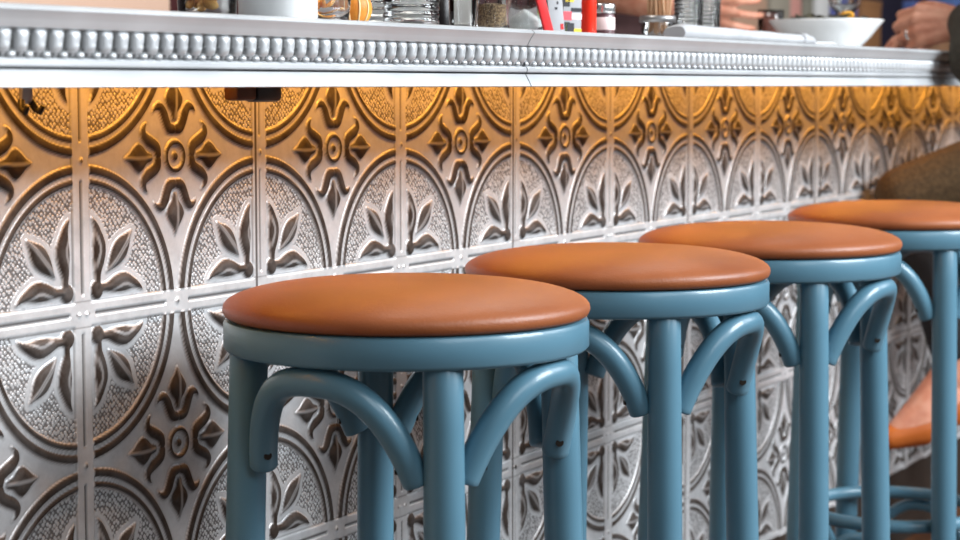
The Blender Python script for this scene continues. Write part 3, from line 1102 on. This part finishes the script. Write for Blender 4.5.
def head(bm, c, fwd, s=1.0):
    """skull, jaw, nose, brow, ears, lips; c the skull centre, fwd where it looks"""
    f = Vector(fwd); f.z = 0; f.normalize()
    sd = Vector((-f.y, f.x, 0))
    c = Vector(c)
    rot = Matrix((sd, f, Vector((0, 0, 1)))).transposed()
    pt = lambda x, y, z: c + (sd * x + f * y + Vector((0, 0, 1)) * z) * s
    ellipsoid(bm, pt(0, -.012, .025), (.074 * s, .092 * s, .088 * s), rot)
    ellipsoid(bm, pt(0, .026, -.040), (.056 * s, .062 * s, .072 * s), rot)
    ellipsoid(bm, pt(0, .058, -.088), (.024 * s, .020 * s, .018 * s), rot)
    capsule_chain(bm, [(*pt(0, .086, .008), .008 * s), (*pt(0, .102, -.026), .0115 * s)])
    for e in (-1, 1):
        ellipsoid(bm, pt(.012 * e, .096, -.028), (.009 * s, .009 * s, .007 * s), rot)
        capsule_chain(bm, [(*pt(.012 * e, .080, .022), .009 * s), (*pt(.048 * e, .064, .020), .009 * s)])
        ellipsoid(bm, pt(.040 * e, .060, -.022), (.020 * s, .020 * s, .016 * s), rot)
        ellipsoid(bm, pt(.075 * e, -.010, -.008), (.007 * s, .018 * s, .030 * s), rot)
    for e in (-1, 1):
        ellipsoid(bm, pt(.031 * e, .066, .014), (.017 * s, .011 * s, .005 * s), rot)
        ellipsoid(bm, pt(.031 * e, .065, -.008), (.017 * s, .010 * s, .004 * s), rot)
    for z, r in ((-.056, .0075), (-.067, .0085)):
        capsule_chain(bm, [(*pt(-.018, .080, z), r * .7 * s), (*pt(0, .086, z), r * s), (*pt(.018, .080, z), r * .7 * s)])
    return pt


def face_parts(parent, pt, s, hair_len):
    for e in (-1, 1):
        bm = bmesh.new()
        ellipsoid(bm, pt(.031 * e, .0640, .003), (.0125 * s,) * 3)
        obj('eye', bm, MT['eye'], parent)
        bm = bmesh.new()
        ellipsoid(bm, pt(.031 * e, .0733, .003), (.0055 * s, .0042 * s, .0055 * s))
        obj('iris', bm, MT['hair'], parent)
    bm = bmesh.new()
    ellipsoid(bm, pt(0, -.024, .040), (.083 * s, .094 * s, .088 * s))
    for k in range(14):
        a = PI + PI * k / 13
        x, y = .074 * math.cos(a), .080 * math.sin(a) - .012
        capsule_chain(bm, [(*pt(x, y, .03), .022 * s), (*pt(x * 1.05, y * 1.03, -hair_len), .014 * s)])
    fuse('hair', bm, MT['hair'], .006, parent, 4)


def patron():
    """seated on the far stool, left hand on the counter"""
    bm = bmesh.new()
    hipc = (8.86, -1.42, .42)
    sh_l, sh_r = (7.68, -1.38, 1.70), (8.62, -1.34, 1.86)
    el, wr = (6.86, -1.06, .90), (7.64, -.77, 1.13)
    kn_l, an_l = (7.95, -.30, .02), (8.12, -.60, -1.10)
    kn_r, an_r = (9.05, -.34, .02), (9.05, -.66, -1.16)
    hp_l, hp_r = (8.52, -1.42, .40), (9.14, -1.40, .40)
    # torso
    for (x, y, z, rx, ry, rz) in ((8.84, -1.43, .48, .165, .125, .11), (8.68, -1.44, .85, .140, .105, .12), (8.44, -1.42, 1.28, .148, .108, .14), (8.22, -1.40, 1.62, .148, .100, .10)):
        ellipsoid(bm, M(x, y, z), (rx, ry, rz))
    capsule_chain(bm, [T4(*sh_l, .050), T4(8.13, -1.38, 1.92, .054), T4(*sh_r, .050)])
    capsule_chain(bm, [T4(8.14, -1.38, 1.8, .056), T4(8.06, -1.34, 2.22, .050)])
    pt = head(bm, M(8.04, -1.29, 2.48), (-.35, .9, 0))
    # arms
    capsule_chain(bm, [T4(*sh_l, .050), T4(*el, .040)])
    capsule_chain(bm, [T4(*el, .040), T4(7.18, -.95, 1.05, .036), T4(*wr, .0255)])
    er, wr_r = (8.98, -1.02, 1.10), (8.62, -.42, 1.13)
    capsule_chain(bm, [T4(*sh_r, .050), T4(*er, .040)])
    capsule_chain(bm, [T4(*er, .040), T4(*wr_r, .0255)])
    # legs
    for hp, kn, an, toe, heel in ((hp_l, kn_l, an_l, (7.86, -.27, -1.56), (8.19, -.70, -1.27)), (hp_r, kn_r, an_r, (9.0, -.25, -1.53), (9.06, -.80, -1.40))):
        mid = [(a + b) / 2 for a, b in zip(hp, kn)]
        capsule_chain(bm, [T4(*hp, .082), T4(*mid, .072), T4(*kn, .056)])
        cf = [a * .65 + b * .35 for a, b in zip(kn, an)]
        capsule_chain(bm, [T4(*kn, .054), T4(cf[0], cf[1] - .06, cf[2], .054), T4(*an, .036)])
        ball = [a * .35 + b * .65 for a, b in zip(heel, toe)]
        capsule_chain(bm, [T4(*an, .036), T4(*heel, .032)])
        capsule_chain(bm, [T4(*an, .034), T4(ball[0], ball[1], ball[2] + .06, .034), T4(toe[0], toe[1], toe[2], .022)])
        capsule_chain(bm, [T4(*heel, .030), T4(*ball, .034), T4(*toe, .022)])
    # hands: the left lies on the counter by the bowl, fingers bent down; the right likewise, out of frame
    fin = hand(bm, M(*wr), (-.10, 1, -.03), (-.35, 0, -.93), (-.93, 0, .35), [(.55, .9, .6), (.6, .95, .6), (.65, .95, .6), (.7, .9, .6)], spread=.03, sc=1.12)
    hand(bm, M(*wr_r), (-.45, .9, -.1), (.9, .45, 0), (0, 0, 1), [(.35, .5, .3)] * 4)
    body = fuse('person', bm, MT['skin'], .0042, None, 5, .5)
    tag(body, 'person in an olive brown jacket seated at right, ringed hand on the counter', 'person')
    # jacket
    bm = bmesh.new()
    for (x, y, z, rx, ry, rz) in ((8.80, -1.43, .62, .185, .145, .11), (8.64, -1.44, .95, .165, .128, .12), (8.43, -1.42, 1.29, .168, .126, .14), (8.22, -1.40, 1.60, .162, .116, .105)):
        ellipsoid(bm, M(x, y, z), (rx, ry, rz))
    capsule_chain(bm, [T4(*sh_l, .064), T4(8.13, -1.38, 1.90, .066), T4(*sh_r, .064)])
    capsule_chain(bm, [T4(8.14, -1.38, 1.8, .070), T4(8.085, -1.36, 2.08, .064)])
    capsule_chain(bm, [T4(*sh_l, .064), T4(*el, .056)])
    capsule_chain(bm, [T4(*el, .056), T4(7.18, -.96, 1.05, .052), T4(7.60, -.79, 1.13, .044)])
    capsule_chain(bm, [T4(*sh_r, .068), T4(*er, .060)])
    capsule_chain(bm, [T4(*er, .060), T4(8.70, -.54, 1.125, .044)])
    fuse('jacket', bm, MT['jacket'], .006, body, 4)
    # trousers down to the knee in brown tweed, black below
    bm = bmesh.new()
    ellipsoid(bm, M(8.84, -1.43, .46), (.178, .140, .11))
    for hp, kn in ((hp_l, kn_l), (hp_r, kn_r)):
        mid = [(a + b) / 2 for a, b in zip(hp, kn)]
        capsule_chain(bm, [T4(*hp, .094), T4(*mid, .083), T4(kn[0], kn[1] + .02, kn[2], .062)])
    fuse('tweed_skirt_trousers', bm, MT['trousers'], .007, body, 4).name = 'breeches'
    for kn, an in ((kn_l, an_l), (kn_r, an_r)):
        bm = bmesh.new()
        cf = [a * .65 + b * .35 for a, b in zip(kn, an)]
        en = [a * .10 + b * .90 for a, b in zip(kn, an)]
        capsule_chain(bm, [T4(*kn, .059), T4(cf[0], cf[1] - .05, cf[2], .061), T4(*en, .045)])
        fuse('stocking', bm, MT['tights'], .006, body, 3)
    for toe, heel in (((7.86, -.27, -1.56), (8.19, -.70, -1.27)), ((9.0, -.25, -1.53), (9.06, -.80, -1.40))):
        bm = bmesh.new()
        ball = [a * .35 + b * .65 for a, b in zip(heel, toe)]
        lo = -.045
        capsule_chain(bm, [T4(heel[0], heel[1], heel[2] - .05, .034), T4(ball[0], ball[1], ball[2] - .07, .036), T4(toe[0] - .01, toe[1] + .02, toe[2] - .02, .027)])
        capsule_chain(bm, [T4(heel[0] + .02, heel[1] - .04, heel[2] + .02, .033), T4(heel[0], heel[1], heel[2] - .09, .031)])
        fuse('shoe', bm, MT['shoe'], .005, body, 3)
    # wedding ring
    for i, j, p, q in fin:
        if i == 2 and j == 0:
            c = p + (q - p) * .5
            ax = (q - p).normalized()
            m4 = Matrix.Translation(c) @ ax.to_track_quat('Z', 'Y').to_matrix().to_4x4()
            bm = bmesh.new()
            add_lathe(bm, [(.0095, -.003), (.0113, -.0025), (.0117, 0), (.0113, .0025), (.0095, .003)], 32)
            bmesh.ops.transform(bm, matrix=m4, verts=bm.verts)
            obj('finger_ring', bm, MT['silver'], body)
    face_parts(body, pt, 1.0, .10)
    return body


patron()


def bartender():
    """standing behind the counter, right hand closed on a small glass"""
    bm = bmesh.new()
    cx, cy = 8.22, 2.05
    f = -FZ
    sh_r, sh_l = (7.68, 1.98, 2.06), (8.76, 1.98, 2.06)
    el, wr = (7.24, 1.76, 1.42), (7.14, 1.02, 1.25)
    el_l, wr_l = (9.12, 1.90, 1.20), (9.05, 1.62, .40)
    for (x, y, z, rx, ry, rz) in ((cx, cy, .45, .165, .115, .12), (cx, cy, .95, .145, .105, .14), (cx, cy, 1.45, .165, .115, .16), (cx, cy, 1.88, .165, .105, .11)):
        ellipsoid(bm, M(x, y, z), (rx, ry, rz))
    capsule_chain(bm, [T4(*sh_r, .060), T4(cx, cy, 2.26, .058), T4(*sh_l, .060)])
    capsule_chain(bm, [T4(cx, cy, 2.2, .062), T4(cx - .02, cy - .06, 2.52, .056)])
    pt = head(bm, M(cx - .03, cy - .10, 2.82), (-.35, -.9, 0), 1.03)
    capsule_chain(bm, [T4(*sh_r, .054), T4(*el, .043)])
    capsule_chain(bm, [T4(*el, .044), T4(7.20, 1.52, 1.36, .041), T4(*wr, .028)])
    capsule_chain(bm, [T4(*sh_l, .054), T4(*el_l, .043)])
    capsule_chain(bm, [T4(*el_l, .043), T4(*wr_l, .028)])
    for s in (-1, 1):
        hx = cx + .30 * s
        capsule_chain(bm, [T4(hx, cy, .30, .088), T4(hx + .05 * s, cy - .02, -.98, .058)])
        capsule_chain(bm, [T4(hx + .05 * s, cy - .02, -.98, .058), T4(hx + .05 * s, cy + .05, -1.4, .058), T4(hx + .06 * s, cy + .05, f + .26, .038)])
        capsule_chain(bm, [T4(hx + .06 * s, cy + .10, f + .15, .040), T4(hx + .12 * s, cy - .45, f + .12, .030)])
    # the hand reaches to the glass, fingers wrapped round its near side
    hand(bm, M(*wr), (.02, -.97, -.20), (.05, -.20, -.97), (-1, -.08, .05), [(.10, .55, .55), (.12, .55, .55), (.16, .55, .55), (.22, .55, .55)], spread=.10, thumb_dir=(.70, -.70, .10))
    hand(bm, M(*wr_l), (-.1, -.35, -1), (.2, .9, -.3), (1, .1, 0), [(.3, .4, .3)] * 4)
    body = fuse('person', bm, MT['skin'], .0042, None, 5, .5)
    tag(body, 'person behind the bar whose fingers hold the small glass', 'person')
    bm = bmesh.new()
    for (x, y, z, rx, ry, rz) in ((cx, cy, .45, .180, .130, .12), (cx, cy, .95, .165, .122, .14), (cx, cy, 1.45, .182, .132, .16), (cx, cy, 1.86, .180, .120, .11)):
        ellipsoid(bm, M(x, y, z), (rx, ry, rz))
    capsule_chain(bm, [T4(*sh_r, .066), T4(cx, cy, 2.22, .066), T4(*sh_l, .066)])
    capsule_chain(bm, [T4(*sh_r, .066), T4(el[0] + .05, el[1] + .05, el[2] + .08, .060)])
    capsule_chain(bm, [T4(*sh_l, .066), T4(el_l[0] - .02, el_l[1], el_l[2] + .08, .060)])
    fuse('shirt', bm, MT['shirt'], .007, body, 4)
    bm = bmesh.new()
    ellipsoid(bm, M(cx, cy, .34), (.176, .128, .11))
    for s in (-1, 1):
        hx = cx + .30 * s
        capsule_chain(bm, [T4(hx, cy, .30, .102), T4(hx + .05 * s, cy - .02, -.98, .074), T4(hx + .06 * s, cy + .05, f + .30, .062)])
    fuse('trousers', bm, MT['tights'], .008, body, 4)
    for s in (-1, 1):
        hx = cx + .30 * s
        bm = bmesh.new()
        capsule_chain(bm, [T4(hx + .06 * s, cy + .12, f + .165, .047), T4(hx + .12 * s, cy - .50, f + .135, .039)])
        fuse('shoe', bm, MT['black_plastic'], .007, body, 3)
    face_parts(body, pt, 1.03, .02)
    return body


bartender()
hg = thing('held_glass', 'small glass of pinkish drink held by the hand behind the counter', 'glass', ct(7.35, .44))
bm = bmesh.new()
add_lathe(bm, glass_prof(.0225, .0255, .082), 48)
obj('glass_body', bm, MT['glass'], hg)
bm = bmesh.new()
add_lathe(bm, [(0, .0075), (.0195, .0078), (.0222, .060), (0, .060)], 40)
obj('drink', bm, MT['drink'], hg)
bm = bmesh.new()
add_lathe(bm, [(.0248, .079), (.0262, .080), (.0262, .0835), (.0250, .0845), (.0236, .0835)], 40)
obj('rim_band', bm, MT['screw'], hg)

# ------------------------------------------------------------------ back bar with coloured bottles and boxes
bb = thing('back_bar', 'dark wooden back bar cabinet behind the counter', 'cabinet', M(14, 5, -FZ))
bm = add_box(bmesh.new(), M(2.0, 4.2, -FZ), M(26.5, 5.9, .80), .01)
o = obj('carcass', bm, MT['wood_dark'], bb, smooth=False); o.location = -bb.location
bm = add_box(bmesh.new(), M(1.9, 4.05, .80), M(26.6, 5.95, .90), .01)
o = obj('worktop', bm, MT['wood_dark'], bb, smooth=False); o.location = -bb.location


def bz(x, y):
    return M(x, y, .90)


def bottle(x, y, r, h, m, capm, label):
    t = thing('bottle', label, 'bottle', bz(x, y), 0, 'bottles on the back bar')
    bm = bmesh.new()
    add_lathe(bm, [(0, 0), (r * .95, 0), (r, .004), (r, h * .58), (r * .8, h * .66), (r * .36, h * .76), (r * .34, h * .94), (0, h * .94)], 28)
    obj('body', bm, m, t)
    bm = bmesh.new()
    add_lathe(bm, [(r * .34, h * .93), (r * .42, h * .935), (r * .42, h), (0, h)], 20)
    obj('cap', bm, capm, t)
    return t


def carton(x, y, w, d, h, m, label, name='carton'):
    t = thing(name, label, 'box', bz(x, y), 0, 'boxes on the back bar')
    bm = add_box(bmesh.new(), (-w / 2, -d / 2, 0), (w / 2, d / 2, h * .93), .004)
    obj('body', bm, m, t, auto=.6)
    bm = add_box(bmesh.new(), (-w / 2 - .002, -d / 2 - .002, h * .90), (w / 2 + .002, d / 2 + .002, h), .004)
    obj('lid', bm, m, t, auto=.6)
    return t


BOX = [(17.2, 4.7, .30, .16, .34, (176, 140, 116), 'tan box blurred behind the white bowl, left of a grey one'),
       (18.15, 4.7, .20, .16, .36, (150, 140, 124), 'grey beige box behind the white bowl'),
       (18.75, 4.7, .12, .14, .36, (196, 138, 126), 'pinkish box behind the white bowl'),
       (19.2, 4.7, .10, .14, .30, (128, 122, 108), 'olive grey box behind the white bowl'),
       (19.75, 4.7, .14, .14, .34, (212, 208, 204), 'white box behind the white bowl, left of the blue one'),
       (20.6, 4.7, .30, .14, .30, (88, 92, 150), 'violet blue box behind the salad'),
       (21.7, 4.7, .24, .14, .30, (150, 104, 66), 'brown orange box behind the salad'),
       (22.8, 4.8, .30, .16, .40, (24, 20, 40), 'very dark navy box above the stemmed glass'),
       (23.9, 4.7, .22, .14, .32, (86, 104, 160), 'blue box behind the ringed hand'),
       (25.3, 4.7, .20, .14, .32, (176, 130, 96), 'tan box at the far right of the back bar'),
       (26.0, 4.7, .16, .14, .36, (98, 128, 190), 'bright blue box at the far right end of the back bar'),
       (5.2, 4.9, .75, .20, .34, (206, 170, 148), 'wide pale pinkish box on the left of the back bar')]
for i, (x, y, w, d, h, c, lab) in enumerate(BOX):
    carton(x, y, w, d, h, cmat('carton %d %d %d' % c, *c, .7), lab)
BOT = [(9.0, 5.0, .045, .36, (58, 52, 66), 'smoky bottle behind the orange slice'),
       (9.6, 4.8, .04, .30, (70, 66, 76), 'grey bottle behind the ribbed tumblers'),
       (11.0, 5.0, .04, .32, (22, 17, 17), 'black bottle behind the pepper shaker'),
       (12.9, 4.9, .04, .34, (40, 18, 18), 'dark red bottle behind the little jar'),
       (14.3, 4.9, .045, .36, (150, 84, 66), 'rust coloured bottle behind the jar of sticks'),
       (15.0, 4.8, .045, .34, (120, 70, 58), 'brown bottle behind the ribbed tumbler and sticks'),
       (16.0, 4.9, .05, .34, (14, 12, 12), 'tall black bottle behind the held glass')]
for x, y, r, h, c, lab in BOT:
    bottle(x, y, r, h, cmat('bottle %d %d %d' % c, *c, .25), MT['screw'], lab)

# ------------------------------------------------------------------ camera, light
cam = bpy.data.cameras.new('camera')
co = bpy.data.objects.new('camera', cam)
C.objects.link(co)
co.location = M(-5.1348, -4.3329, .7460)
co.rotation_euler = (PI / 2 - .0908, 0, -1.0646)
cam.sensor_width = 36
cam.lens = 2033.2 / 960 * 36
cam.clip_start = .05
cam.dof.use_dof = True
cam.dof.focus_distance = 7.2 * S
cam.dof.aperture_fstop = 8.0
bpy.context.scene.camera = co

w = bpy.data.worlds.new('world')
bpy.context.scene.world = w
w.use_nodes = True
bg = w.node_tree.nodes['Background']
bg.inputs['Color'].default_value = (.86, .93, 1, 1)
bg.inputs['Strength'].default_value = .20

# daylight from the tall windows across the room, behind the stools
for xw, pw in ((-1.5, 58), (1.7, 355), (4.9, 90), (8.2, 20)):
    area('window_light', (xw, -3.7, 2.95), (xw - .5, 0, .85), 2.2, 1.7, pw, (.89, .95, 1))
# lamps over the bar
for xw, pw in ((.6, 13), (2.2, 7)):
    area('bar_lamp', (xw, .35, 2.5), (xw, .05, 1.05), .5, .4, pw, (1, .93, .84))

vs = bpy.context.scene.view_settings
vs.view_transform = 'Standard'
vs.look = 'None'
vs.gamma = 1
vs.use_curve_mapping = False
vs.exposure = 0
